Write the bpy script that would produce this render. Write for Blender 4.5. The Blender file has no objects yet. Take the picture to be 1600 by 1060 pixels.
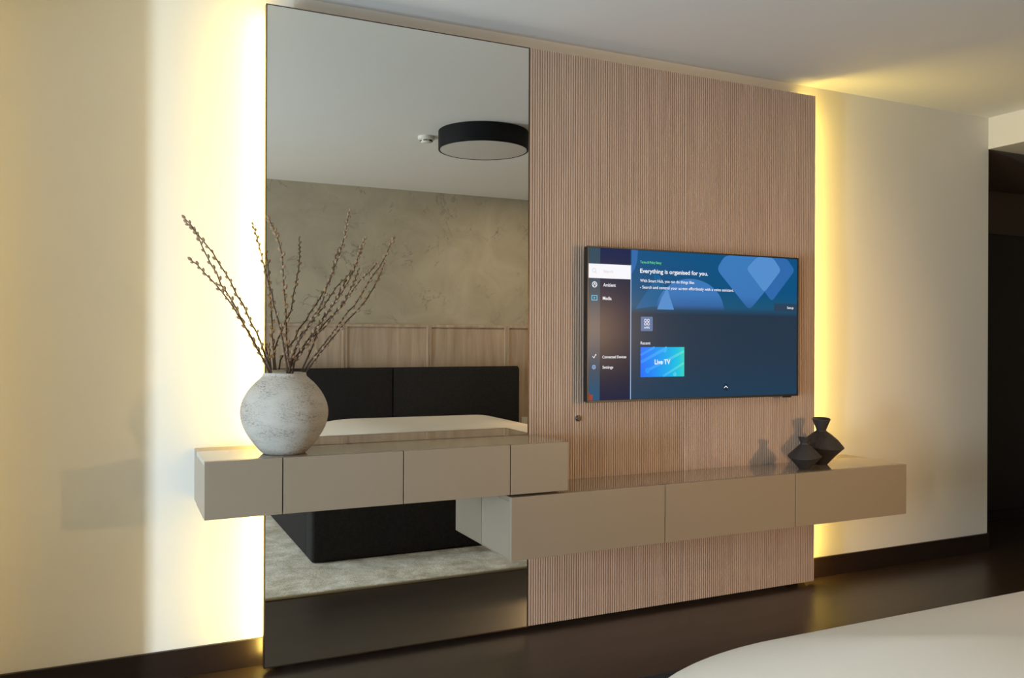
import bpy, bmesh, math, random
from math import sin, cos, pi, radians
from mathutils import Matrix, Vector
random.seed(7)
S = bpy.context.scene
COL = S.collection

# ---------------------------------------------------------------- camera
YAW = math.atan2(1316.0, 2784.0); ROLL = radians(0.22)
A = Vector((sin(YAW), cos(YAW), 0)); R0 = Vector((cos(YAW), -sin(YAW), 0)); U0 = Vector((0, 0, 1))
RR = R0*cos(ROLL) + U0*sin(ROLL); UU = -R0*sin(ROLL) + U0*cos(ROLL)
cam_data = bpy.data.cameras.new('camera'); cam = bpy.data.objects.new('camera', cam_data); COL.objects.link(cam)
m = Matrix.Identity(4)
for i in range(3):
    m[i][0] = RR[i]; m[i][1] = UU[i]; m[i][2] = -A[i]
m[0][3], m[1][3], m[2][3] = 0.0, -3.3, 1.26
cam.matrix_world = m
cam_data.sensor_width = 36.0; cam_data.lens = 1316.0/1600.0*36.0
cam_data.clip_start = 0.02
S.camera = cam

# ---------------------------------------------------------------- view, world, lights
S.view_settings.view_transform = 'Standard'; S.view_settings.look = 'None'
S.view_settings.gamma = 1.0; S.view_settings.use_curve_mapping = False
S.view_settings.exposure = 0.0
S.cycles.max_bounces = 12; S.cycles.diffuse_bounces = 6; S.cycles.glossy_bounces = 6
S.cycles.use_denoising = True
S.cycles.sample_clamp_indirect = 6.0

LED_COL = (1.0, 0.715, 0.145); LED_STR = 84.0
DAY_COL = (0.72, 0.86, 1.0)
W = bpy.data.worlds.new('world'); S.world = W; W.use_nodes = True
W.node_tree.nodes['Background'].inputs[0].default_value = (0.62, 0.78, 1.0, 1)
W.node_tree.nodes['Background'].inputs[1].default_value = 0.9

def area(name, loc, direction, sx, sy, power, col, spread=180):
    l = bpy.data.lights.new(name, 'AREA'); l.shape = 'RECTANGLE'; l.size = sx; l.size_y = sy
    l.energy = power; l.color = col; l.spread = radians(spread)
    o = bpy.data.objects.new(name, l); COL.objects.link(o); o.location = loc
    o.rotation_euler = Vector(direction).to_track_quat('-Z', 'Y').to_euler()
    return o
# daylight: bright gap between the curtains, and the softer rest of the window, both outside the glass
area('daylight_gap', (-2.62, -1.94, 0.75), (1, 0.5, 0.0), 0.13, 1.3, 148, (0.68, 0.85, 1.0))
area('daylight_rear_gap', (-2.62, -3.82, 1.25), (1, 0.05, 0.0), 0.30, 2.2, 32, (1.0, 0.88, 0.72), 90)
area('warm_fill_light', (3.4, -3.0, 2.61), (0, 0, -1), 0.16, 0.16, 16, (1.0, 0.78, 0.52))  # added warm fill near the ceiling to brighten the room, no real fitting there
area('curtain_recess_light', (-0.40, 0.05, 1.3), (1, -0.15, 0), 0.02, 2.4, 0.25, (1.0, 0.60, 0.12))
# bedside lamp on the far side of the bed
pl = bpy.data.lights.new('bedside_lamp_light', 'SPOT'); pl.energy = 275; pl.spot_size = radians(66); pl.spot_blend = 1.0; pl.color = (1.0, 0.62, 0.30); pl.shadow_soft_size = 0.05
po = bpy.data.objects.new('bedside_lamp_light', pl); COL.objects.link(po); po.location = (4.08, -3.75, 1.36)
po.rotation_euler = Vector((-1.62, 3.75, -0.55)).to_track_quat('-Z', 'Y').to_euler()

# ---------------------------------------------------------------- materials
def mat(name):
    m = bpy.data.materials.new(name); m.use_nodes = True
    return m, m.node_tree, m.node_tree.nodes['Principled BSDF']
def simple(name, col, rough=0.5, metal=0.0, coat=0.0, spec=0.5, vary=0.0, scale=8.0, bump=0.0, bscale=200.0):
    m, nt, b = mat(name)
    b.inputs['Base Color'].default_value = (*col, 1); b.inputs['Roughness'].default_value = rough
    b.inputs['Metallic'].default_value = metal; b.inputs['Coat Weight'].default_value = coat
    b.inputs['Specular IOR Level'].default_value = spec
    tc = nt.nodes.new('ShaderNodeTexCoord')
    n = nt.nodes.new('ShaderNodeTexNoise'); n.inputs['Scale'].default_value = scale; n.inputs['Detail'].default_value = 5
    nt.links.new(tc.outputs['Object'], n.inputs['Vector'])
    if vary > 0:
        mx = nt.nodes.new('ShaderNodeMixRGB'); mx.inputs[1].default_value = (*[c*(1-vary) for c in col], 1)
        mx.inputs[2].default_value = (*[min(1, c*(1+vary)) for c in col], 1)
        nt.links.new(n.outputs['Fac'], mx.inputs[0]); nt.links.new(mx.outputs[0], b.inputs['Base Color'])
    if bump > 0:
        n2 = nt.nodes.new('ShaderNodeTexNoise'); n2.inputs['Scale'].default_value = bscale; n2.inputs['Detail'].default_value = 3
        nt.links.new(tc.outputs['Object'], n2.inputs['Vector'])
        bp = nt.nodes.new('ShaderNodeBump'); bp.inputs['Strength'].default_value = bump; bp.inputs['Distance'].default_value = 0.004
        nt.links.new(n2.outputs['Fac'], bp.inputs['Height']); nt.links.new(bp.outputs[0], b.inputs['Normal'])
    return m
def emis(name, col, strength=1.0, rough=0.15, spec=0.5):
    m, nt, b = mat(name)
    b.inputs['Base Color'].default_value = (0.004, 0.004, 0.005, 1); b.inputs['Roughness'].default_value = rough
    b.inputs['Emission Color'].default_value = (*col, 1); b.inputs['Emission Strength'].default_value = strength
    b.inputs['Specular IOR Level'].default_value = spec
    return m
def wood(name, c1, c2, c3, stretch=(14, 14, 0.7), rough=0.5, bump=0.15, rotate=None, coat=0.0):
    m, nt, b = mat(name)
    tc = nt.nodes.new('ShaderNodeTexCoord'); mp = nt.nodes.new('ShaderNodeMapping'); mp.inputs['Scale'].default_value = stretch
    nt.links.new(tc.outputs['Object'], mp.inputs[0])
    n = nt.nodes.new('ShaderNodeTexNoise'); n.inputs['Scale'].default_value = 2.2; n.inputs['Detail'].default_value = 9; n.inputs['Roughness'].default_value = 0.62
    n.inputs['Distortion'].default_value = 0.6
    nt.links.new(mp.outputs[0], n.inputs['Vector'])
    cr = nt.nodes.new('ShaderNodeValToRGB'); e = cr.color_ramp.elements
    e[0].position = 0.28; e[0].color = (*c1, 1); e[1].position = 0.72; e[1].color = (*c3, 1)
    k = cr.color_ramp.elements.new(0.5); k.color = (*c2, 1)
    nt.links.new(n.outputs['Fac'], cr.inputs[0]); nt.links.new(cr.outputs[0], b.inputs['Base Color'])
    b.inputs['Roughness'].default_value = rough; b.inputs['Coat Weight'].default_value = coat
    bp = nt.nodes.new('ShaderNodeBump'); bp.inputs['Strength'].default_value = bump; bp.inputs['Distance'].default_value = 0.002
    nt.links.new(n.outputs['Fac'], bp.inputs['Height']); nt.links.new(bp.outputs[0], b.inputs['Normal'])
    return m

M = {}
M['wall'] = simple('wall_paint', (0.74, 0.71, 0.64), 0.75, vary=0.015, scale=1.5, bump=0.04, bscale=300)
M['ceiling'] = simple('ceiling_paint', (0.78, 0.77, 0.74), 0.85, vary=0.01, scale=2)
M['oak'] = wood('fluted_oak', (0.40, 0.295, 0.225), (0.455, 0.34, 0.262), (0.52, 0.395, 0.31), (22, 22, 0.9), 0.55, 0.2)
M['oak_flat'] = wood('oak_veneer', (0.36, 0.265, 0.19), (0.47, 0.36, 0.27), (0.56, 0.45, 0.35), (9, 9, 0.6), 0.5, 0.1)
M['floor'] = wood('dark_wood_floor', (0.016, 0.009, 0.006), (0.024, 0.014, 0.009), (0.036, 0.022, 0.013), (0.8, 9, 9), 0.31, 0.10)
M['floor'].node_tree.nodes['Principled BSDF'].inputs['Specular IOR Level'].default_value = 0.85
M['baseboard'] = wood('dark_baseboard_wood', (0.010, 0.005, 0.004), (0.014, 0.007, 0.005), (0.019, 0.010, 0.007), (0.8, 9, 9), 0.4, 0.05)
M['lacquer'] = simple('taupe_lacquer', (0.27, 0.22, 0.16), 0.30, coat=0.0, spec=0.5)
M['lacquer_top'] = simple('taupe_gloss_lacquer', (0.27, 0.22, 0.16), 0.07, coat=0.6)
M['lacquer_top'].node_tree.nodes['Principled BSDF'].inputs['Coat Roughness'].default_value = 0.03
M['gap'] = simple('shadow_gap_black', (0.01, 0.01, 0.01), 0.8)
M['mirror'] = simple('mirror_silver', (0.81, 0.815, 0.77), 0.0, metal=1.0)
M['bronze'] = simple('bronze_edge', (0.10, 0.065, 0.04), 0.35, metal=0.8)
M['alu'] = simple('aluminium_profile', (0.7, 0.68, 0.62), 0.4, metal=0.6)
M['led'] = emis('warm_led', LED_COL, LED_STR, 0.5)
M['black'] = simple('black_plastic', (0.012, 0.012, 0.013), 0.35)
M['black_metal'] = simple('black_metal', (0.004, 0.0045, 0.006), 0.6, spec=0.2)
M['white_plastic'] = simple('white_plastic', (0.75, 0.73, 0.66), 0.4)
M['diffuser'] = simple('opal_diffuser', (0.62, 0.60, 0.56), 0.5)
M['fabric'] = simple('charcoal_fabric', (0.021, 0.019, 0.018), 0.95, vary=0.6, scale=70, bump=0.8, bscale=260, spec=0.2)
M['sheet'] = simple('white_bedding', (0.62, 0.575, 0.50), 0.85, vary=0.02, scale=3, bump=0.05, bscale=40)
M['binding'] = simple('rug_binding', (0.40, 0.33, 0.22), 0.9)
M['clay'] = simple('dark_clay', (0.030, 0.024, 0.023), 0.62, vary=0.25, scale=25, bump=0.25, bscale=90)
M['bark'] = simple('willow_bark', (0.05, 0.026, 0.014), 0.7, vary=0.3, scale=60)
M['catkin'] = simple('willow_catkin', (0.30, 0.20, 0.115), 0.9, vary=0.25, scale=150, bump=0.5, bscale=500)
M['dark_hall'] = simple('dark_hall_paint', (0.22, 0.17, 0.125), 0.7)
M['black_door'] = simple('black_wardrobe', (0.008, 0.007, 0.007), 0.5)
M['red'] = simple('red_sticker', (0.35, 0.03, 0.02), 0.5)
M['foil'] = simple('silver_foil', (0.8, 0.8, 0.8), 0.3, metal=0.9)
M['glass'] = None

def plaster():
    m, nt, b = mat('stone_plaster')
    N = nt.nodes.new; L = nt.links.new
    tc = N('ShaderNodeTexCoord')
    n1 = N('ShaderNodeTexNoise'); n1.inputs['Scale'].default_value = 2.4; n1.inputs['Detail'].default_value = 8; n1.inputs['Roughness'].default_value = 0.6
    n1.inputs['Distortion'].default_value = 1.0
    L(tc.outputs['Object'], n1.inputs['Vector'])
    cr = N('ShaderNodeValToRGB'); e = cr.color_ramp.elements
    e[0].position = 0.3; e[0].color = (0.37, 0.325, 0.24, 1); e[1].position = 0.7; e[1].color = (0.47, 0.42, 0.32, 1)
    L(n1.outputs['Fac'], cr.inputs[0])
    # thin meandering cracks where a distorted noise crosses its middle value
    n2 = N('ShaderNodeTexNoise'); n2.inputs['Scale'].default_value = 3.2; n2.inputs['Detail'].default_value = 6; n2.inputs['Roughness'].default_value = 0.62
    n2.inputs['Distortion'].default_value = 1.6
    L(tc.outputs['Object'], n2.inputs['Vector'])
    s = N('ShaderNodeMath'); s.operation = 'SUBTRACT'; s.inputs[1].default_value = 0.5; L(n2.outputs['Fac'], s.inputs[0])
    a = N('ShaderNodeMath'); a.operation = 'ABSOLUTE'; L(s.outputs[0], a.inputs[0])
    r2 = N('ShaderNodeValToRGB'); r2.color_ramp.elements[0].position = 0.0; r2.color_ramp.elements[0].color = (1, 1, 1, 1)
    r2.color_ramp.elements[1].position = 0.014; r2.color_ramp.elements[1].color = (0, 0, 0, 1); L(a.outputs[0], r2.inputs[0])
    n3 = N('ShaderNodeTexNoise'); n3.inputs['Scale'].default_value = 5; n3.inputs['Detail'].default_value = 2; L(tc.outputs['Object'], n3.inputs['Vector'])
    r3 = N('ShaderNodeValToRGB'); r3.color_ramp.elements[0].position = 0.48; r3.color_ramp.elements[1].position = 0.62; L(n3.outputs['Fac'], r3.inputs[0])
    mu = N('ShaderNodeMath'); mu.operation = 'MULTIPLY'; L(r2.outputs[0], mu.inputs[0]); L(r3.outputs[0], mu.inputs[1])
    m2 = N('ShaderNodeMath'); m2.operation = 'MULTIPLY'; m2.inputs[1].default_value = 0.55; L(mu.outputs[0], m2.inputs[0])
    mx = N('ShaderNodeMixRGB'); mx.inputs[2].default_value = (0.10, 0.085, 0.06, 1); L(m2.outputs[0], mx.inputs[0]); L(cr.outputs[0], mx.inputs[1])
    L(mx.outputs[0], b.inputs['Base Color']); b.inputs['Roughness'].default_value = 0.7
    bp = N('ShaderNodeBump'); bp.invert = True; bp.inputs['Strength'].default_value = 0.5; bp.inputs['Distance'].default_value = 0.006
    L(mu.outputs[0], bp.inputs['Height']); L(bp.outputs[0], b.inputs['Normal'])
    return m
M['plaster'] = plaster()

def rug_mat():
    m, nt, b = mat('mottled_rug_pile')
    N = nt.nodes.new; L = nt.links.new
    tc = N('ShaderNodeTexCoord')
    n1 = N('ShaderNodeTexNoise'); n1.inputs['Scale'].default_value = 7; n1.inputs['Detail'].default_value = 8; n1.inputs['Roughness'].default_value = 0.7; n1.inputs['Distortion'].default_value = 0.3
    n2 = N('ShaderNodeTexNoise'); n2.inputs['Scale'].default_value = 140; n2.inputs['Detail'].default_value = 3
    L(tc.outputs['Object'], n1.inputs['Vector']); L(tc.outputs['Object'], n2.inputs['Vector'])
    ad = N('ShaderNodeMath'); ad.operation = 'MULTIPLY_ADD'; ad.inputs[1].default_value = 0.45; L(n2.outputs['Fac'], ad.inputs[0]); L(n1.outputs['Fac'], ad.inputs[2])
    cr = N('ShaderNodeValToRGB'); e = cr.color_ramp.elements
    e[0].position = 0.58; e[0].color = (0.46, 0.41, 0.31, 1); e[1].position = 0.90; e[1].color = (0.90, 0.87, 0.78, 1)
    L(ad.outputs[0], cr.inputs[0]); L(cr.outputs[0], b.inputs['Base Color']); b.inputs['Roughness'].default_value = 0.95
    bp = N('ShaderNodeBump'); bp.inputs['Strength'].default_value = 0.8; bp.inputs['Distance'].default_value = 0.01
    L(ad.outputs[0], bp.inputs['Height']); L(bp.outputs[0], b.inputs['Normal'])
    return m
M['rug'] = rug_mat()

def pot_mat():
    m, nt, b = mat('weathered_white_ceramic')
    N = nt.nodes.new; L = nt.links.new
    tc = N('ShaderNodeTexCoord')
    mp = N('ShaderNodeMapping'); mp.inputs['Scale'].default_value = (1, 1, 2.6); L(tc.outputs['Object'], mp.inputs[0])
    n1 = N('ShaderNodeTexNoise'); n1.inputs['Scale'].default_value = 9; n1.inputs['Detail'].default_value = 6; n1.inputs['Roughness'].default_value = 0.6
    n2 = N('ShaderNodeTexNoise'); n2.inputs['Scale'].default_value = 110; n2.inputs['Detail'].default_value = 4; n2.inputs['Roughness'].default_value = 0.7
    L(mp.outputs[0], n1.inputs['Vector']); L(mp.outputs[0], n2.inputs['Vector'])
    # speckle shows where both the broad and the fine noise run high
    r1 = N('ShaderNodeValToRGB'); r1.color_ramp.elements[0].position = 0.42; r1.color_ramp.elements[1].position = 0.66; L(n1.outputs['Fac'], r1.inputs[0])
    r2 = N('ShaderNodeValToRGB'); r2.color_ramp.elements[0].position = 0.50; r2.color_ramp.elements[1].position = 0.60; L(n2.outputs['Fac'], r2.inputs[0])
    mu = N('ShaderNodeMath'); mu.operation = 'MULTIPLY'; L(r1.outputs[0], mu.inputs[0]); L(r2.outputs[0], mu.inputs[1])
    m1 = N('ShaderNodeMixRGB'); m1.inputs[1].default_value = (0.50, 0.48, 0.43, 1); m1.inputs[2].default_value = (0.37, 0.345, 0.30, 1); L(n1.outputs['Fac'], m1.inputs[0])
    m2 = N('ShaderNodeMixRGB'); m2.inputs[2].default_value = (0.17, 0.14, 0.11, 1); L(mu.outputs[0], m2.inputs[0]); L(m1.outputs[0], m2.inputs[1])
    L(m2.outputs[0], b.inputs['Base Color']); b.inputs['Roughness'].default_value = 0.85
    bp = N('ShaderNodeBump'); bp.inputs['Strength'].default_value = 0.7; bp.inputs['Distance'].default_value = 0.004
    L(n2.outputs['Fac'], bp.inputs['Height']); L(bp.outputs[0], b.inputs['Normal'])
    return m
M['pot'] = pot_mat()

# ---------------------------------------------------------------- helpers
def link(name, bm, mats, parent=None, smooth=False, loc=None):
    me = bpy.data.meshes.new(name); bmesh.ops.recalc_face_normals(bm, faces=bm.faces); bm.to_mesh(me); bm.free()
    for mm in (mats if isinstance(mats, (list, tuple)) else [mats]): me.materials.append(mm)
    if smooth:
        for p in me.polygons: p.use_smooth = True
    o = bpy.data.objects.new(name, me); COL.objects.link(o)
    if parent: o.parent = parent
    if loc: o.location = loc
    return o
def box(bm, x0, x1, y0, y1, z0, z1, bev=0.0, seg=2):
    vs = [bm.verts.new((x, y, z)) for x in (x0, x1) for y in (y0, y1) for z in (z0, z1)]
    f = [(0,1,3,2), (4,6,7,5), (0,4,5,1), (2,3,7,6), (0,2,6,4), (1,5,7,3)]
    fs = [bm.faces.new([vs[i] for i in q]) for q in f]
    if bev > 0:
        es = {e for ff in fs for e in ff.edges}
        bmesh.ops.bevel(bm, geom=list(es), offset=bev, segments=seg, profile=0.5, affect='EDGES')
def boxo(name, m, x0, x1, y0, y1, z0, z1, bev=0.0, parent=None, seg=2, smooth=False):
    bm = bmesh.new(); box(bm, x0, x1, y0, y1, z0, z1, bev, seg)
    return link(name, bm, m, parent, smooth)
def struct(o): o['kind'] = 'structure'; return o
def tag(o, label, cat, group=None):
    o['label'] = label; o['category'] = cat
    if group: o['group'] = group
    return o
def thing(name, label, cat, loc, group=None):
    o = bpy.data.objects.new(name, None); COL.objects.link(o); o.location = loc; o.empty_display_size = 0.05
    return tag(o, label, cat, group)
def reparent(o, root):
    """meshes are written in world coordinates; keep them in place under a root Empty"""
    o.parent = root; o.matrix_parent_inverse = Matrix.Translation(-Vector(root.location))
    return o
def lathe(bm, prof, n=64, cx=0, cy=0, warp=None):
    rings = []
    for (r, z) in prof:
        if r < 1e-5: rings.append([bm.verts.new((cx, cy, z))]); continue
        ring = []
        for i in range(n):
            a = 2*pi*i/n; rr, zz = (r, z) if warp is None else warp(r, z, a)
            ring.append(bm.verts.new((cx+rr*cos(a), cy+rr*sin(a), zz)))
        rings.append(ring)
    for p, q in zip(rings, rings[1:]):
        for i in range(n):
            j = (i+1) % n
            if len(p) == 1 and len(q) == 1: continue
            if len(p) == 1: bm.faces.new((p[0], q[i], q[j]))
            elif len(q) == 1: bm.faces.new((p[i], p[j], q[0]))
            else: bm.faces.new((p[i], p[j], q[j], q[i]))
def extrude_z(bm, pts, z0, z1):
    a = [bm.verts.new((x, y, z0)) for x, y in pts]; b = [bm.verts.new((x, y, z1)) for x, y in pts]; n = len(pts)
    for i in range(n):
        j = (i+1) % n; bm.faces.new((a[i], a[j], b[j], b[i]))
    bm.faces.new(a[::-1]); bm.faces.new(b)
def smooth_angle(o, deg=35):
    me = o.data
    for p in me.polygons: p.use_smooth = True
    bm = bmesh.new(); bm.from_mesh(me)
    for e in bm.edges:
        if len(e.link_faces) == 2 and e.calc_face_angle(0) > radians(deg): e.smooth = False
    bm.to_mesh(me); bm.free()

# ---------------------------------------------------------------- room shell
FZ = -0.018; CZ = 2.62; WY = 0.105; FY = -4.09; XR = 4.82; XL = -2.45
struct(boxo('floor', M['floor'], XL-0.3, 7.2, FY-0.2, 2.2, FZ-0.1, FZ))
struct(boxo('ceiling', M['ceiling'], XL-0.3, XR, FY-0.2, WY, CZ, CZ+0.1))
struct(boxo('wall_back', M['wall'], -0.62, XR, WY, WY+0.14, FZ, CZ+0.1))
struct(boxo('wall_left', M['wall'], -0.62, -0.42, -0.30, WY, FZ, CZ))
struct(boxo('wall_alcove', M['wall'], XL, -0.62, -0.40, -0.3, FZ, CZ))
struct(boxo('wall_front', M['plaster'], XL-0.3, 7.2, FY-0.2, FY, FZ, CZ+0.1))
# window wall on the far left, out of frame: two piers, a lintel and the glazed opening
bm = bmesh.new()
box(bm, XL-0.12, XL, FY, -4.02, FZ, CZ); box(bm, XL-0.12, XL, -0.95, -0.3, FZ, CZ); box(bm, XL-0.12, XL, -4.02, -0.95, 2.42, CZ)
struct(link('wall_window', bm, M['wall']))
bm = bmesh.new()
for y0 in (-4.02, -3.30, -2.1, -0.99): box(bm, XL-0.08, XL-0.03, y0, y0+0.04, FZ, 2.42)
box(bm, XL-0.08, XL-0.03, -4.02, -0.95, 2.38, 2.42); box(bm, XL-0.08, XL-0.03, -4.02, -0.95, FZ, FZ+0.05)
struct(link('window_1', bm, M['alu']))
# header beam and the dim hallway on the far right
struct(boxo('wall_right', M['wall'], XR, XR+0.16, FY, WY, 2.43, CZ+0.1))
struct(boxo('ceiling_hall', M['wall'], XR+0.16, 7.2, FY, WY, 2.43, 2.5))
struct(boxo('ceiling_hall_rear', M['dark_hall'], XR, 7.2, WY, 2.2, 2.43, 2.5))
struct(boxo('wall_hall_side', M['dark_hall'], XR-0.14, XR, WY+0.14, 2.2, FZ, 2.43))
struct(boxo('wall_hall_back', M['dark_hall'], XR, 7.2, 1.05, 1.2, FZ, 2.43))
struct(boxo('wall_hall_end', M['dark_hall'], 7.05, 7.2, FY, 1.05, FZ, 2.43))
w = thing('wardrobe', 'tall black wardrobe standing in the dark hallway past the wall end', 'wardrobe', (5.6, 0.9, FZ))
for nm, a in (('body', (4.98, 6.98, 0.64, 1.04, FZ, 2.02)), ('door', (5.0, 5.97, 0.615, 0.638, 0.06, 2.0)), ('door', (5.99, 6.96, 0.615, 0.638, 0.06, 2.0))):
    reparent(boxo(nm, M['black_door'], *a, bev=0.003), w)
# baseboards
struct(boxo('baseboard_back_left', M['baseboard'], -0.42, 0.60, WY-0.014, WY, FZ, 0.088, 0.002))
struct(boxo('baseboard_back_right', M['baseboard'], 3.22, XR, WY-0.014, WY, FZ, 0.088, 0.002))

# ---------------------------------------------------------------- oak wall panels behind the bed
labels = ['flat oak wall panel behind the bed, partly hidden by the ceramic vase in the mirror view',
          'flat framed oak panel above the first half of the dark headboard',
          'flat framed oak panel rising above the middle and second half of the headboard',
          'flat framed oak panel past the free end of the headboard']
for k in range(4):
    x0 = 1.055 + 0.79*k; x1 = x0 + 0.788
    t = thing('oak_wall_panel', labels[k], 'wall panel', ((x0+x1)/2, FY+0.02, FZ), 'oak wall panels behind the bed')
    reparent(boxo('panel', M['oak_flat'], x0+0.022, x1-0.022, FY, FY+0.020, FZ, 1.365), t)
    bm = bmesh.new()
    box(bm, x0, x0+0.022, FY, FY+0.034, FZ, 1.388, 0.002); box(bm, x1-0.022, x1, FY, FY+0.034, FZ, 1.388, 0.002)
    box(bm, x0+0.022, x1-0.022, FY, FY+0.034, 1.365, 1.388, 0.002)
    reparent(link('frame', bm, M['oak_flat']), t)
t = thing('wall_socket', 'small white socket low on the oak panel beside the headboard', 'socket', (3.62, FY+0.03, 0.44))
reparent(boxo('cover_plate', M['white_plastic'], 3.585, 3.665, FY+0.021, FY+0.032, 0.40, 0.50, 0.003), t)
reparent(boxo('insert', M['white_plastic'], 3.60, 3.65, FY+0.031, FY+0.036, 0.425, 0.475, 0.002), t)

# ---------------------------------------------------------------- mirror panel
mx0, mx1 = 0.52, 1.640
t = thing('wall_mirror', 'tall floor-to-ceiling mirror beside the fluted oak panels', 'mirror', ((mx0+mx1)/2, 0.03, 0.0))
reparent(boxo('glass', M['mirror'], mx0+0.004, mx1-0.004, 0.0, 0.006, 0.004, 2.531), t)
reparent(boxo('backing_board', M['bronze'], mx0, mx1, 0.0065, 0.028, 0.0, 2.535), t)
bm = bmesh.new()
box(bm, mx0, mx0+0.0035, -0.001, 0.006, 0, 2.535); box(bm, mx1-0.0035, mx1, -0.001, 0.006, 0, 2.535)
box(bm, mx0+0.0035, mx1-0.0035, -0.001, 0.006, 2.5315, 2.535); box(bm, mx0+0.0035, mx1-0.0035, -0.001, 0.006, 0, 0.0035)
reparent(link('frame', bm, M['bronze']), t)
reparent(boxo('batten', M['alu'], mx0+0.02, mx0+0.06, 0.0285, WY-0.016, 0.01, 2.52), t)
l = reparent(boxo('light_strip', M['led'], mx0+0.008, mx0+0.0195, 0.034, 0.048, 0.02, 2.515), t); l['label'] = 'glowing warm light strip'

# ---------------------------------------------------------------- fluted oak panels
def flutes(x0, x1, pitch=0.0119, d=0.0048):
    pts = [(x0, 0.028), (x0, d*0.8), (x0+0.0025, 0.0)]; n = int((x1-x0)/pitch); p = (x1-x0)/n
    for i in range(n):
        a = x0+i*p
        pts += [(a+p*0.30, d), (a+p*0.36, d), (a+p*0.44, 0.0008), (a+p*0.54, 0.0), (a+p*0.86, 0.0), (a+p*0.97, 0.0008)] if i else [(a+p*0.9, 0.0)]
    pts += [(x1-0.0012, d*0.8), (x1, d*0.8), (x1, 0.028)]
    return pts
for x0, x1, lab in ((1.643, 2.4705, 'fluted oak wall panel next to the tall mirror'), (2.4745, 3.309, 'fluted oak wall panel with the glowing outer edge')):
    t = thing('fluted_wall_panel', lab, 'wall panel', ((x0+x1)/2, 0.03, 0.0), 'fluted oak wall panels')
    bm = bmesh.new(); extrude_z(bm, flutes(x0, x1), 0.003, 2.535)
    reparent(link('panel', bm, M['oak']), t)
    reparent(boxo('batten', M['alu'], x1-0.06, x1-0.018, 0.0285, WY-0.016, 0.01, 2.52), t)
    if x1 > 3:
        l = reparent(boxo('light_strip', M['led'], x1-0.0175, x1-0.006, 0.034, 0.048, 0.02, 2.515), t); l['label'] = 'glowing warm light strip'
bm = bmesh.new(); lathe(bm, [(0, -0.0), (0.0135, 0.0), (0.0135, 0.006), (0.011, 0.009), (0.006, 0.0095), (0.0, 0.0085)], 24)
o = link('infrared_eye', bm, M['black'], smooth=False); smooth_angle(o)
o.rotation_euler = (pi/2, 0, 0); o.location = (1.89, 0.0, 0.904); tag(o, 'small round black sensor eye set in the oak panel below the television', 'sensor')

# ---------------------------------------------------------------- floating cabinets
def cabinet(name, label, x0, x1, z0, z1, seams, depth=0.30):
    t = thing(name, label, 'cabinet', ((x0+x1)/2, -0.001, z0), 'floating lacquered cabinets')
    th = 0.018
    bm = bmesh.new()
    box(bm, x0+th, x1-th, -depth+0.024, -0.0015, z0+0.004, z1-0.019); box(bm, max(x0, 0.522), min(x1, 3.308), -0.0078, -0.0015, z1-0.0188, z1-0.004)
    reparent(link('carcass', bm, M['gap']), t)
    if name and x0 < 0.52: reparent(boxo('carcass_rear', M['lacquer'], x0+0.001, 0.515, -0.0015, WY-0.001, z0+0.001, z1-0.001), t)
    if x1 > 3.31: reparent(boxo('carcass_rear', M['lacquer'], 3.313, x1-0.001, -0.0015, WY-0.001, z0+0.001, z1-0.001), t)
    reparent(boxo('top_panel', M['lacquer_top'], x0, x1, -depth+0.0225, -0.008, z1-0.018, z1, 0.0008), t)
    reparent(boxo('bottom_panel', M['lacquer'], x0, x1, -depth+0.0225, -0.0015, z0, z0+0.0035), t)
    for a, b in ((x0, x0+th-0.0005), (x1-th+0.0005, x1)):
        reparent(boxo('side_panel', M['lacquer'], a, b, -depth+0.0225, -0.0015, z0+0.004, z1-0.0185, 0.0006), t)
    xs = [x0] + seams + [x1]
    for i in range(len(xs)-1):
        a = xs[i] + (0.002 if i else 0); b = xs[i+1] - (0.002 if i < len(xs)-2 else 0)
        reparent(boxo('drawer_front', M['lacquer'], a, b, -depth, -depth+0.0215, z0, z1, 0.001), t)
    return t
cabinet('floating_cabinet', 'long taupe floating cabinet fixed across the mirror, carrying the white ceramic vase', 0.277, 1.673, 0.645, 0.842, [0.5355, 0.975, 1.414])
cabinet('floating_cabinet', 'long taupe floating cabinet below the television, carrying the two dark clay vases', 1.4195, 3.629, 0.383, 0.634, [2.152, 2.891])

# ---------------------------------------------------------------- television
t = thing('television', 'flat wall-mounted television showing a blue menu screen', 'television', (2.516, -0.06, 0.98))
tx0, tx1, tz0, tz1 = 1.898, 3.134, 0.978, 1.676
reparent(boxo('housing', M['black'], tx0+0.002, tx1-0.002, -0.058, -0.030, tz0+0.002, tz1-0.002, 0.004), t)
reparent(boxo('rear_bulge', M['black'], tx0+0.25, tx1-0.25, -0.0315, -0.012, tz0+0.06, tz1-0.25, 0.004), t)
reparent(boxo('wall_bracket', M['black_metal'], 2.30, 2.73, -0.0115, -0.0005, 1.2, 1.5, 0.001), t)
bm = bmesh.new(); bz = 0.0065
box(bm, tx0, tx0+bz, -0.0655, -0.0585, tz0, tz1, 0.001); box(bm, tx1-bz, tx1, -0.0655, -0.0585, tz0, tz1, 0.001)
box(bm, tx0+bz, tx1-bz, -0.0655, -0.0585, tz1-bz, tz1, 0.001); box(bm, tx0+bz, tx1-bz, -0.0655, -0.0585, tz0, tz0+0.009, 0.001)
reparent(link('bezel', bm, M['black']), t)
reparent(boxo('control_nub', M['black'], 3.045, 3.09, -0.062, -0.045, tz0-0.007, tz0-0.0002, 0.001), t)

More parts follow.
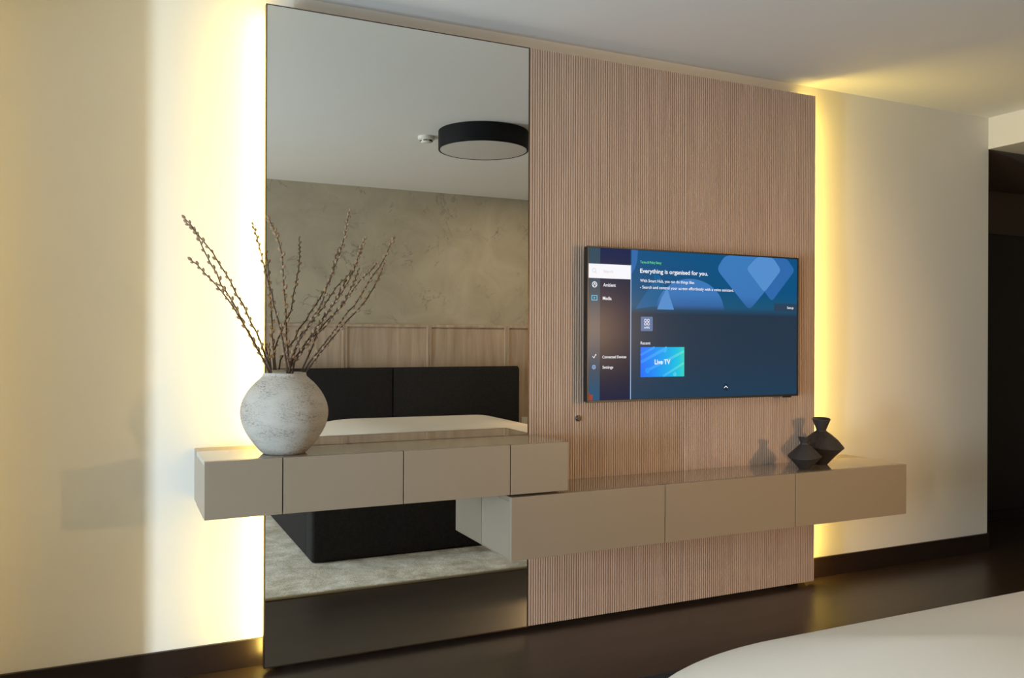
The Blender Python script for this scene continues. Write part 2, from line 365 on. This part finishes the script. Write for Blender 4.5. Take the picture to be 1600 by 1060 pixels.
SC = []
def sc(col, k=1.0):
    def lin(c): return c/12.92 if c <= 0.04045 else ((c+0.055)/1.055)**2.4
    m = emis('screen_colour', tuple(lin(c/255) for c in col), k, 0.24, 0.07); SC.append(m); return len(SC)-1
def screen_ramp(name, stops, axis=2, lo=0.985, hi=1.668):
    m, nt, b = mat(name)
    b.inputs['Base Color'].default_value = (0.004, 0.004, 0.005, 1); b.inputs['Roughness'].default_value = 0.24; b.inputs['Specular IOR Level'].default_value = 0.07
    tc = nt.nodes.new('ShaderNodeTexCoord'); sp = nt.nodes.new('ShaderNodeSeparateXYZ'); mr = nt.nodes.new('ShaderNodeMapRange'); cr = nt.nodes.new('ShaderNodeValToRGB')
    mr.inputs[1].default_value = lo; mr.inputs[2].default_value = hi
    nt.links.new(tc.outputs['Object'], sp.inputs[0]); nt.links.new(sp.outputs[axis], mr.inputs[0]); nt.links.new(mr.outputs[0], cr.inputs[0])
    def lin(c): return c/12.92 if c <= 0.04045 else ((c+0.055)/1.055)**2.4
    e = cr.color_ramp.elements
    for i, (p, c) in enumerate(stops):
        q = e[i] if i < 2 else e.new(p)
        q.position = p; q.color = (*[lin(v/255) for v in c], 1)
    nt.links.new(cr.outputs[0], b.inputs['Emission Color']); b.inputs['Emission Strength'].default_value = 1.0
    SC.append(m); return len(SC)-1
SB = bmesh.new(); SY = -0.0590
def poly(pts, idx, layer):
    y = SY - 0.00025*layer
    f = SB.faces.new([SB.verts.new((x, y, z)) for x, z in pts]); f.material_index = idx
def rect(x0, x1, z0, z1, idx, layer): poly([(x0, z0), (x1, z0), (x1, z1), (x0, z1)], idx, layer)
def rounded(pts, r, n=6):
    out = []; N = len(pts)
    for i in range(N):
        p = Vector(pts[i]); a = (Vector(pts[i-1])-p).normalized(); b = (Vector(pts[(i+1) % N])-p).normalized()
        s, e = p+a*r, p+b*r
        for k in range(n+1):
            u = k/n; q = s*(1-u)**2 + p*2*u*(1-u) + e*u*u; out.append((q.x, q.y))
    return out
def ring(cx, cz, r, w, idx, layer, n=20, sq=None):
    for i in range(n):
        a, b = 2*pi*i/n, 2*pi*(i+1)/n
        poly([(cx+r*cos(a), cz+r*sin(a)), (cx+r*cos(b), cz+r*sin(b)), (cx+(r-w)*cos(b), cz+(r-w)*sin(b)), (cx+(r-w)*cos(a), cz+(r-w)*sin(a))], idx, layer)
def stroke(p, q, w, idx, layer):
    a = Vector(p); b = Vector(q); d = (b-a).normalized(); n = Vector((-d.y, d.x))*w/2
    poly([tuple(a+n), tuple(b+n), tuple(b-n), tuple(a-n)], idx, layer)
def text(s, x0, x1, z, h, idx, layer=4, bold=0.0):
    c = bpy.data.curves.new('txt', 'FONT'); c.body = s; c.size = 1.0; c.offset = bold; c.fill_mode = 'BOTH'
    o = bpy.data.objects.new('txt', c); COL.objects.link(o)
    bpy.context.view_layer.update()
    me = bpy.data.meshes.new_from_object(o.evaluated_get(bpy.context.evaluated_depsgraph_get()))
    xs = [v.co.x for v in me.vertices]; a, b = min(xs), max(xs)
    k = h/0.70; sx = (x1-x0)/(b-a); y = SY - 0.00025*layer
    vs = [SB.verts.new((x0+(v.co.x-a)*sx, y, z-h/2+v.co.y*k)) for v in me.vertices]
    for p in me.polygons:
        try: f = SB.faces.new([vs[i] for i in p.vertices]); f.material_index = idx
        except ValueError: pass
    bpy.data.objects.remove(o); bpy.data.curves.remove(c); bpy.data.meshes.remove(me)
c_main = screen_ramp('screen_main', [(0.0, (30, 60, 84)), (1.0, (6, 80, 128)), (0.25, (36, 56, 76)), (0.575, (36, 54, 72)), (0.63, (24, 84, 118)), (0.75, (4, 80, 126))])
c_side = screen_ramp('screen_side', [(0.0, (18, 28, 62)), (1.0, (18, 34, 78)), (0.2, (20, 28, 50)), (0.5, (24, 26, 52)), (0.8, (22, 34, 62))])
c_icon = screen_ramp('screen_icon_column', [(0.0, (26, 84, 122)), (1.0, (46, 74, 92)), (0.2, (40, 68, 90)), (0.5, (64, 70, 84)), (0.7, (50, 72, 88))])
c_sh1 = screen_ramp('screen_shape', [(0.0, (46, 110, 170)), (1.0, (58, 122, 186)), (0.60, (38, 62, 84)), (0.64, (50, 100, 160)), (0.72, (58, 118, 184))])
c_sh2 = sc((84, 142, 204)); c_sh3 = sc((46, 104, 170)); c_sh4 = sc((24, 96, 146))
c_white = sc((246, 246, 252)); c_grey = sc((205, 200, 198)); c_green = sc((110, 225, 130)); c_lite = sc((150, 190, 235)); c_app = sc((96, 118, 160))
c_btn = sc((40, 66, 90)); c_cyan = sc((90, 200, 240)); c_dark = sc((24, 40, 58))
c_tv = screen_ramp('screen_tile', [(0.0, (20, 110, 250)), (1.0, (60, 210, 190)), (0.3, (16, 140, 245)), (0.65, (10, 175, 235)), (0.85, (20, 195, 225))], axis=0, lo=2.183, hi=2.430)
c_tv2 = screen_ramp('screen_tile_band', [(0.0, (40, 140, 252)), (1.0, (90, 226, 205)), (0.5, (60, 175, 248))], axis=0, lo=2.183, hi=2.430)
X0, X1, Z0, Z1 = 1.9045, 3.1275, 0.987, 1.6695
rect(X0, X1, Z0, Z1, c_main, 0)
rect(X0, 2.129, Z0, Z1, c_side, 1); rect(X0, 1.967, Z0, Z1, c_icon, 2); rect(2.1285, 2.1325, Z0, 1.60, c_lite, 2)
# large background shapes
poly([(2.134, Z1), (2.168, Z1), (2.165, 1.62), (2.152, 1.585), (2.134, 1.56)], c_sh3, 1)
poly([(2.155, 1.40)] + rounded([(2.245, 1.565), (2.285, 1.565), (2.365, 1.40)], 0.03)[:] , c_sh4, 1)
n = 32; poly([(2.467+0.197*cos(pi*i/n), 1.396+0.152*sin(pi*i/n)) for i in range(n+1)], c_sh1, 2)
poly([(2.275, 1.40), (2.30, 1.455), (2.33, 1.50), (2.37, 1.40)], c_sh2, 3)
poly(rounded([(2.67, Z1), (2.93, Z1), (3.02, 1.60), (2.82, 1.405), (2.618, 1.60)], 0.03), c_sh1, 1)
poly(rounded([(2.86, Z1), (3.06, Z1), (3.112, 1.612), (2.963, 1.452), (2.80, 1.612)], 0.02), c_sh3, 2)
poly(rounded([(2.865, Z1), (2.97, Z1), (3.022, 1.61), (2.914, 1.495), (2.80, 1.61)], 0.02), c_sh2, 3)
# side column
rect(X0, 2.129, 1.534, 1.598, c_white, 3); text('Search', 1.985, 2.035, 1.566, 0.013, c_grey)
ring(1.935, 1.568, 0.0095, 0.002, c_grey, 4); stroke((1.941, 1.561), (1.948, 1.553), 0.002, c_grey, 4)
ring(1.938, 1.505, 0.0135, 0.0035, c_white, 4); stroke((1.931, 1.497), (1.938, 1.512), 0.003, c_white, 4); stroke((1.938, 1.512), (1.945, 1.499), 0.003, c_white, 4)
text('Ambient', 1.983, 2.049, 1.505, 0.0155, c_white, bold=0.012)
for a in ((1.922, 1.953, 1.454, 1.457), (1.922, 1.953, 1.434, 1.437), (1.922, 1.9255, 1.434, 1.457), (1.9495, 1.953, 1.434, 1.457)): rect(*a, c_cyan, 4)
poly([(1.934, 1.451), (1.934, 1.440), (1.943, 1.4455)], c_cyan, 4)
text('Media', 1.981, 2.027, 1.445, 0.0155, c_white, bold=0.012)
stroke((1.929, 1.185), (1.936, 1.176), 0.0025, c_white, 4); stroke((1.936, 1.176), (1.944, 1.19), 0.0025, c_white, 4); ring(1.945, 1.191, 0.003, 0.003, c_white, 4, 8)
text('Connected Devices', 1.980, 2.107, 1.181, 0.0125, c_white, bold=0.012)
ring(1.936, 1.136, 0.010, 0.003, c_lite, 4, 8); ring(1.936, 1.136, 0.0045, 0.002, c_lite, 4, 8)
text('Settings', 1.981, 2.037, 1.135, 0.0125, c_white, bold=0.012)
# main column
text('Terms & Policy Setup', 2.180, 2.297, 1.616, 0.0115, c_green, bold=0.012)
text('Everything is organised for you.', 2.180, 2.566, 1.576, 0.019, c_white, bold=0.018)
text('With Smart Hub, you can do things like:', 2.180, 2.486, 1.531, 0.0135, c_white, bold=0.008)
text('- Search and control your screen effortlessly with a voice assistant.', 2.180, 2.722, 1.501, 0.0135, c_white, bold=0.008)
rect(2.978, X1, 1.403, 1.443, c_btn, 2); text('Setup', 3.062, 3.104, 1.423, 0.0115, c_white, bold=0.01)
poly(rounded([(2.185, 1.299), (2.251, 1.299), (2.251, 1.365), (2.185, 1.365)], 0.005), c_app, 2)
for dx in (-0.008, 0.008):
    for dz in (-0.008, 0.008): ring(2.218+dx, 1.340+dz, 0.0072, 0.0025, c_white, 4, 14)
text('APPS', 2.202, 2.233, 1.315, 0.009, c_white, bold=0.01)
text('Recent', 2.184, 2.238, 1.244, 0.0135, c_white, bold=0.01)
rect(2.184, 2.430, 1.087, 1.225, c_tv, 2)
for a, b, wd in (((2.184, 1.188), (2.262, 1.2245), 0.010), ((2.186, 1.155), (2.330, 1.222), 0.014), ((2.215, 1.115), (2.428, 1.205), 0.012), ((2.31, 1.09), (2.428, 1.15), 0.010)): 
    stroke(a, b, wd, c_tv2, 3)
for cx, cz, r in ((2.318, 1.210, 0.011), (2.222, 1.117, 0.012), (2.376, 1.098, 0.010)): poly([(cx+r*cos(2*pi*i/16), cz+r*sin(2*pi*i/16)) for i in range(16)], c_tv2, 3)
text('Live TV', 2.262, 2.350, 1.157, 0.022, c_white, bold=0.022)
poly([(2.677+0.016*cos(2*pi*i/20), 1.031+0.016*sin(2*pi*i/20)) for i in range(20)], c_dark, 2)
stroke((2.666, 1.027), (2.677, 1.037), 0.0035, c_white, 4); stroke((2.676, 1.037), (2.688, 1.027), 0.0035, c_white, 4)
me = bpy.data.meshes.new('screen'); SB.to_mesh(me); SB.free()
for mm in SC: me.materials.append(mm)
o = bpy.data.objects.new('screen', me); COL.objects.link(o); reparent(o, t); o['label'] = 'lit blue menu screen'
bm = bmesh.new(); vs = [bm.verts.new((x, -0.0608, z)) for x, z in ((1.905, 0.988), (1.928, 0.988), (1.930, 1.014), (1.918, 1.010), (1.905, 1.030))]
f = bm.faces.new(vs); r = bmesh.ops.extrude_face_region(bm, geom=[f]); bmesh.ops.translate(bm, verts=[v for v in r['geom'] if isinstance(v, bmesh.types.BMVert)], vec=(0, -0.0004, 0))
o = reparent(link('sticker', bm, M['red']), t); o['label'] = 'torn red sticker on the lower screen corner'

# ---------------------------------------------------------------- bed
t = thing('bed', 'low dark charcoal upholstered bed facing the mirror, standing on the pale rug', 'bed', (2.21, -2.6, -0.005))
bx0, bx1 = 1.0, 3.42
reparent(boxo('foot_section', M['fabric'], bx0, bx1, -1.585, -1.42, -0.001, 0.367, 0.02, seg=3, smooth=True), t)
reparent(boxo('bed_base', M['fabric'], bx0+0.004, bx1-0.004, -3.84, -1.589, -0.001, 0.366, 0.014, seg=3, smooth=True), t)
for a, b in ((0.98, 2.222), (2.226, 3.462)):
    h = reparent(boxo('headboard_section', M['fabric'], a, b, -4.045, -3.845, -0.001, 1.0, 0.022, seg=4, smooth=True), t)
    bm = bmesh.new(); box(bm, a+0.012, b-0.012, -3.872, -3.862, 0.996, 1.006, 0.003)
    p = link('piping', bm, M['fabric']); p.parent = h
# mattress with rounded corners and a crowned top
def mattress():
    X0, X1, Y0, Y1 = 1.045, 3.375, -3.842, -1.478
    cx, cy, hx, hy, rc = (X0+X1)/2, (Y0+Y1)/2, (X1-X0)/2, (Y1-Y0)/2, 0.40
    def contour(ins, n=16):
        pts = []; r = max(rc - ins*0.75, 0.03); ax, ay = hx-ins, hy-ins
        rb = 0.06 # squarer corners at the headboard end
        for (sx, sy, a0, rr) in ((1, 1, 0, r), (-1, 1, 90, r), (-1, -1, 180, rb), (1, -1, 270, rb)):
            for k in range(n+1):
                a = radians(a0+90*k/n); pts.append((cx+sx*(ax-rr)+rr*cos(a), cy+sy*(ay-rr)+rr*sin(a)))
        return pts
    bm = bmesh.new(); rings = []
    levels = [(0.03, 0.368), (0.0, 0.376)]
    for i in range(1, 23):
        s = i/22; e = 0.80*s**1.4
        z = 0.376 + 0.262*(sin(min(1, e/0.80)*pi/2))**0.70
        levels.append((e, z))
    for ins, z in levels:
        rings.append([bm.verts.new((x, y, z + (0.004*sin(x*9+y*4)*min(1, ins*4)))) for x, y in contour(ins)])
    n = len(rings[0])
    for p, q in zip(rings, rings[1:]):
        for i in range(n): bm.faces.new((p[i], p[(i+1) % n], q[(i+1) % n], q[i]))
    bm.faces.new(rings[-1]); bm.faces.new(rings[0][::-1])
    return bm
o = link('mattress', mattress(), M['sheet'], smooth=True); tag(o, 'white crowned mattress lying on the dark bed', 'mattress')

# ---------------------------------------------------------------- rug
t = thing('rug', 'large pale grey-beige mottled rug under the bed', 'rug', (2.2, -2.4, FZ))
reparent(boxo('pile', M['rug'], 0.25, 4.4, -4.0, -0.905, FZ+0.0005, FZ+0.015, 0.003), t)
bm = bmesh.new(); box(bm, 0.25, 4.4, -0.9045, -0.896, FZ+0.0005, FZ+0.012, 0.002); box(bm, 0.241, 0.2495, -4.0, -0.896, FZ+0.0005, FZ+0.012, 0.002)
reparent(link('edge_binding', bm, M['binding']), t)

# ---------------------------------------------------------------- ceiling lamp and smoke detector (seen in the mirror)
LC = (2.195, -1.795)
t = thing('ceiling_lamp', 'round black drum ceiling lamp, switched off, above the bed', 'ceiling lamp', (LC[0], LC[1], CZ))
bm = bmesh.new(); lathe(bm, [(0.0, CZ-0.0005), (0.296, CZ-0.0005), (0.296, 2.500), (0.290, 2.498), (0.287, 2.502), (0.287, 2.508), (0.0, 2.508)], 96, *LC)
o = link('drum', bm, M['black_metal']); smooth_angle(o); reparent(o, t)
bm = bmesh.new(); lathe(bm, [(0.0, 2.506), (0.2855, 2.506), (0.2855, 2.501), (0.26, 2.4985), (0.0, 2.498)], 96, *LC)
o = link('diffuser', bm, M['diffuser']); smooth_angle(o); reparent(o, t)
SD = (1.895, -2.07)
t = thing('smoke_detector', 'small white smoke detector on the ceiling beside the black drum lamp', 'smoke detector', (SD[0], SD[1], CZ))
bm = bmesh.new(); lathe(bm, [(0.0, CZ-0.0005), (0.055, CZ-0.0005), (0.055, CZ-0.020), (0.050, CZ-0.024), (0.0, CZ-0.024)], 40, *SD)
o = link('base', bm, M['white_plastic']); smooth_angle(o); reparent(o, t)
bm = bmesh.new(); lathe(bm, [(0.0, CZ-0.0245), (0.040, CZ-0.0245), (0.038, CZ-0.036), (0.030, CZ-0.044), (0.0, CZ-0.046)], 40, *SD)
o = link('sensor_head', bm, M['white_plastic']); smooth_angle(o); reparent(o, t)
bm = bmesh.new()
for i in range(6):
    a = 2*pi*i/6; b = bmesh.new(); box(b, 0.030, 0.0415, -0.013, 0.013, -0.0345, -0.0290); me = bpy.data.meshes.new('s'); b.to_mesh(me); b.free()
    me.transform(Matrix.Translation((SD[0], SD[1], CZ)) @ Matrix.Rotation(a, 4, 'Z')); bm.from_mesh(me)
reparent(link('vent_slot', bm, M['black']), t)

# ---------------------------------------------------------------- white vase with pussy willow
VX, VY, VZ = 0.563, -0.172, 0.8422
prof = [(0.0, 0.0), (0.070, 0.0), (0.078, 0.004), (0.098, 0.024), (0.113, 0.043), (0.130, 0.068), (0.144, 0.095), (0.152, 0.120), (0.1555, 0.145), (0.154, 0.168), (0.148, 0.190), (0.138, 0.212), (0.124, 0.234), (0.108, 0.253), (0.092, 0.268), (0.081, 0.278), (0.0775, 0.284), (0.077, 0.289), (0.0745, 0.2915), (0.070, 0.289), (0.069, 0.280), (0.080, 0.268), (0.110, 0.240), (0.138, 0.19), (0.146, 0.145), (0.125, 0.08), (0.075, 0.016), (0.0, 0.012)]
def spline(pr, k=4):
    out = []
    for i in range(len(pr)-1):
        p0 = Vector(pr[max(i-1, 0)]); p1 = Vector(pr[i]); p2 = Vector(pr[i+1]); p3 = Vector(pr[min(i+2, len(pr)-1)])
        for j in range(k):
            u = j/k; q = 0.5*((2*p1)+(p2-p0)*u+(2*p0-5*p1+4*p2-p3)*u*u+(3*p1-p0-3*p2+p3)*u**3); out.append((max(q.x, 0), q.y))
    out.append(pr[-1]); return out
bm = bmesh.new(); rr = random.Random(3)
def wv(r, z, a): return r*(1+0.004*sin(3*a+z*20)+0.0015*sin(z*420)), z+0.0015*sin(2*a)*min(1, z*6)
lathe(bm, prof[:1]+spline(prof[1:20], 3)+prof[20:], 96, warp=wv)
o = link('ceramic_vase', bm, M['pot'], smooth=True, loc=(VX, VY, VZ)); tag(o, 'large round whitish weathered ceramic vase holding willow branches on the upper cabinet', 'vase')

BR = [
    [(0.215, -0.26, 1.662), (0.237, -0.256, 1.64), (0.259, -0.25, 1.609), (0.282, -0.246, 1.582), (0.308, -0.24, 1.551), (0.327, -0.234, 1.518), (0.345, -0.23, 1.492), (0.367, -0.224, 1.457), (0.391, -0.215, 1.407), (0.411, -0.211, 1.38), (0.441, -0.199, 1.312), (0.46, -0.194, 1.282), (0.477, -0.188, 1.24), (0.492, -0.181, 1.197), (0.508, -0.174, 1.157), (0.517, -0.17, 1.129)],
    [(0.222, -0.22, 1.654), (0.243, -0.219, 1.636), (0.262, -0.217, 1.606), (0.275, -0.215, 1.574), (0.287, -0.214, 1.548), (0.307, -0.211, 1.509), (0.324, -0.21, 1.483), (0.337, -0.208, 1.446), (0.356, -0.206, 1.42), (0.373, -0.205, 1.393), (0.393, -0.202, 1.357), (0.416, -0.2, 1.306), (0.442, -0.197, 1.263), (0.466, -0.195, 1.219), (0.483, -0.193, 1.183), (0.508, -0.19, 1.133)],
    [(0.233, -0.3, 1.519), (0.253, -0.296, 1.504), (0.278, -0.288, 1.476), (0.303, -0.281, 1.452), (0.32, -0.276, 1.433), (0.336, -0.271, 1.414), (0.352, -0.266, 1.395), (0.376, -0.258, 1.361), (0.413, -0.242, 1.302), (0.439, -0.231, 1.256), (0.456, -0.223, 1.225), (0.475, -0.216, 1.195), (0.492, -0.208, 1.163), (0.504, -0.2, 1.131)],
    [(0.439, -0.24, 1.657), (0.45, -0.237, 1.628), (0.462, -0.233, 1.584), (0.471, -0.23, 1.551), (0.48, -0.226, 1.514), (0.491, -0.223, 1.48), (0.498, -0.22, 1.45), (0.51, -0.217, 1.419), (0.516, -0.213, 1.378), (0.524, -0.211, 1.355), (0.54, -0.206, 1.298), (0.549, -0.202, 1.261), (0.557, -0.198, 1.213), (0.566, -0.193, 1.164), (0.571, -0.19, 1.129)],
    [(0.508, -0.16, 1.689), (0.529, -0.159, 1.651), (0.547, -0.158, 1.599), (0.555, -0.158, 1.564), (0.558, -0.157, 1.522), (0.56, -0.156, 1.48), (0.563, -0.155, 1.437), (0.567, -0.155, 1.395), (0.572, -0.153, 1.32), (0.572, -0.152, 1.267), (0.576, -0.152, 1.236), (0.581, -0.151, 1.186), (0.587, -0.15, 1.127)],
    [(0.733, -0.435, 1.698), (0.731, -0.422, 1.673), (0.729, -0.405, 1.638), (0.724, -0.385, 1.599), (0.717, -0.364, 1.557), (0.706, -0.347, 1.52), (0.697, -0.327, 1.481), (0.683, -0.308, 1.44), (0.678, -0.292, 1.406), (0.668, -0.276, 1.372), (0.643, -0.256, 1.33), (0.626, -0.239, 1.292), (0.606, -0.221, 1.254), (0.589, -0.202, 1.211), (0.582, -0.185, 1.175), (0.582, -0.165, 1.13)],
    [(0.851, -0.2, 1.633), (0.833, -0.195, 1.592), (0.824, -0.189, 1.545), (0.811, -0.185, 1.508), (0.794, -0.181, 1.472), (0.773, -0.176, 1.435), (0.748, -0.172, 1.396), (0.726, -0.168, 1.366), (0.709, -0.164, 1.334), (0.678, -0.16, 1.297), (0.661, -0.155, 1.254), (0.634, -0.151, 1.221), (0.603, -0.145, 1.172), (0.597, -0.14, 1.132)],
    [(0.902, -0.187, 1.545), (0.878, -0.183, 1.515), (0.839, -0.178, 1.478), (0.814, -0.173, 1.441), (0.793, -0.169, 1.411), (0.774, -0.165, 1.381), (0.746, -0.16, 1.349), (0.719, -0.154, 1.308), (0.684, -0.15, 1.275), (0.668, -0.143, 1.225), (0.647, -0.135, 1.174), (0.631, -0.13, 1.135)],
    [(0.955, -0.23, 1.639), (0.941, -0.225, 1.609), (0.927, -0.22, 1.572), (0.907, -0.213, 1.532), (0.879, -0.208, 1.495), (0.858, -0.202, 1.458), (0.838, -0.196, 1.421), (0.814, -0.19, 1.381), (0.794, -0.187, 1.363), (0.77, -0.181, 1.327), (0.74, -0.174, 1.283), (0.705, -0.167, 1.236), (0.678, -0.161, 1.2), (0.654, -0.156, 1.168), (0.634, -0.15, 1.131)],
    [(0.932, -0.19, 1.549), (0.915, -0.187, 1.502), (0.891, -0.184, 1.453), (0.862, -0.181, 1.405), (0.826, -0.179, 1.361), (0.795, -0.177, 1.331), (0.759, -0.175, 1.288), (0.723, -0.172, 1.244), (0.692, -0.169, 1.205), (0.664, -0.167, 1.166), (0.639, -0.165, 1.132)],
    [(0.564, -0.175, 1.229), (0.565, -0.174, 1.201), (0.568, -0.172, 1.173), (0.571, -0.17, 1.133)],
]
BL = ['pussy willow branch reaching farthest over the pale wall, outer tip of the topmost pair',
      'pussy willow branch just under the farthest wall-side one, its tip the lower of that pair',
      'pussy willow branch leaning out lowest over the pale wall',
      'thin pussy willow branch rising in front of the glowing mirror edge',
      'upright pussy willow branch with large round catkins just inside the mirror edge',
      'tallest pussy willow branch, topping all others in front of the mirror',
      'pussy willow branch with dense reddish tip, next after the tallest one',
      'pussy willow branch leaning toward the oak panels, lowest of the leaning ones',
      'pussy willow branch leaning farthest toward the oak panels, with bare pointed tip',
      'pussy willow branch running close beside the farthest leaning one, ending below its tip',
      'short broken willow twig standing just above the vase rim']
def tube(bm, pts, rad, n=6):
    rings = []
    for i, p in enumerate(pts):
        d = (pts[min(i+1, len(pts)-1)]-pts[max(i-1, 0)]).normalized()
        a = d.orthogonal().normalized() if i == 0 else (pa - d*pa.dot(d)).normalized()
        pa = a; b = d.cross(a)
        rings.append([bm.verts.new(p+(a*cos(2*pi*k/n)+b*sin(2*pi*k/n))*rad[i]) for k in range(n)])
    for p, q in zip(rings, rings[1:]):
        for k in range(n): bm.faces.new((p[k], p[(k+1) % n], q[(k+1) % n], q[k]))
    bm.faces.new(rings[0][::-1]); bm.faces.new(rings[-1])
bm = bmesh.new(); lathe(bm, [(0, -0.001), (0.0018, 0.0), (0.0031, 0.0025), (0.0034, 0.005), (0.0026, 0.0085), (0.0012, 0.0108), (0, 0.0115)], 10)
cat_me = bpy.data.meshes.new('catkin'); bmesh.ops.recalc_face_normals(bm, faces=bm.faces); bm.to_mesh(cat_me); bm.free()
cat_me.materials.append(M['catkin'])
for p in cat_me.polygons: p.use_smooth = True
for bi, line in enumerate(BR):
    rnd = random.Random(20+bi)
    pts = [Vector(p) for p in line]
    last = pts[-1]
    foot = Vector((VX+(last.x-VX)*-0.55, VY+(last.y-VY)*-0.5, VZ+0.06 if bi < 10 else VZ+0.19))
    if bi == 10: foot = Vector((VX+0.01, VY, VZ+0.1))
    pts += [last.lerp(foot, 0.5), foot]
    L = [0.0]
    for a, b in zip(pts, pts[1:]): L.append(L[-1]+(b-a).length)
    rad = [0.0014 + 0.0028*(s/L[-1])**0.8 for s in L]
    t = thing('willow_branch', BL[bi], 'branch', tuple(foot), 'willow branches in the ceramic vase')
    bm = bmesh.new(); tube(bm, pts, rad)
    o = reparent(link('stem', bm, M['bark'], smooth=True), t)
    s = 0.0; end = L[len(line)-1]*0.93 if bi != 10 else L[len(line)-1]*0.8; side = 1; n = 0
    while s < end:
        i = max(k for k in range(len(L)-1) if L[k] <= s); u = (s-L[i])/(L[i+1]-L[i])
        p = pts[i].lerp(pts[i+1], u); d = (pts[i]-pts[i+1]).normalized()
        ang = rnd.uniform(0, 2*pi); ax = Vector((1, 0, 0))*side*rnd.uniform(0.6, 1) + Vector((0, rnd.uniform(-0.8, 0.8), 0)); ax = (ax-d*ax.dot(d)).normalized()
        tilt = 0.0 if n == 0 else rnd.uniform(0.35, 0.62)
        dr = (d*cos(tilt)+ax*sin(tilt)).normalized(); k = rnd.uniform(1.0, 1.5)*(0.92 if s < 0.12 else 1.0)*(1.25 if bi in (4,) else 1.0)
        c = bpy.data.objects.new('catkin', cat_me); COL.objects.link(c)
        c.rotation_mode = 'QUATERNION'; c.rotation_quaternion = dr.to_track_quat('Z', 'Y'); c.scale = (k*1.12, k*1.12, k)
        c.location = p + ax*0.0012 - Vector(t.location); c.parent = t
        s += rnd.uniform(0.009, 0.016) if s < 0.08 else rnd.uniform(0.014, 0.027); side = -side; n += 1

# ---------------------------------------------------------------- two dark clay vases
def clay(name, label, x, y, z, prof, tilt, ta, flat, th=0.0035):
    top = prof[-1]
    inner = [(max(r-th, 0.004), zz) for r, zz in prof[::-1] if zz > prof[-1][1]*0.45]
    pr = [(0, 0)] + prof + inner + [(0.0, inner[-1][1]-0.004)]
    H = top[1]
    def wp(r, zz, a):
        k = max(0, (zz/H-0.72)/0.28)
        f = 1 + flat*cos(2*(a-ta))
        return r*f, zz + tilt*k*cos(a-ta) + 0.004*math.exp(-((zz-belly)/0.02)**2)*sin(2*a+ta)
    belly = max(prof, key=lambda q: q[0])[1]
    bm = bmesh.new(); lathe(bm, pr, 64, warp=wp)
    o = link(name, bm, M['clay'], loc=(x, y, z)); smooth_angle(o, 28)
    return tag(o, label, 'vase', 'dark clay vases')
clay('clay_vase', 'larger dark brown angular clay vase at the glowing panel edge', 3.228, -0.126, 0.6342,
     [(0.030, 0.0), (0.032, 0.003), (0.070, 0.046), (0.1105, 0.087), (0.111, 0.090), (0.082, 0.124), (0.050, 0.151), (0.026, 0.168), (0.0235, 0.174), (0.034, 0.200), (0.0455, 0.227), (0.044, 0.231)], 0.004, radians(60), 0.02)
clay('clay_vase', 'smaller dark grey angular clay vase in front of the larger one', 3.030, -0.215, 0.6342,
     [(0.025, 0.0), (0.027, 0.003), (0.052, 0.031), (0.0805, 0.058), (0.081, 0.061), (0.056, 0.088), (0.036, 0.107), (0.022, 0.120), (0.0205, 0.126), (0.025, 0.139), (0.032, 0.152), (0.031, 0.154)], 0.006, radians(200), 0.03)
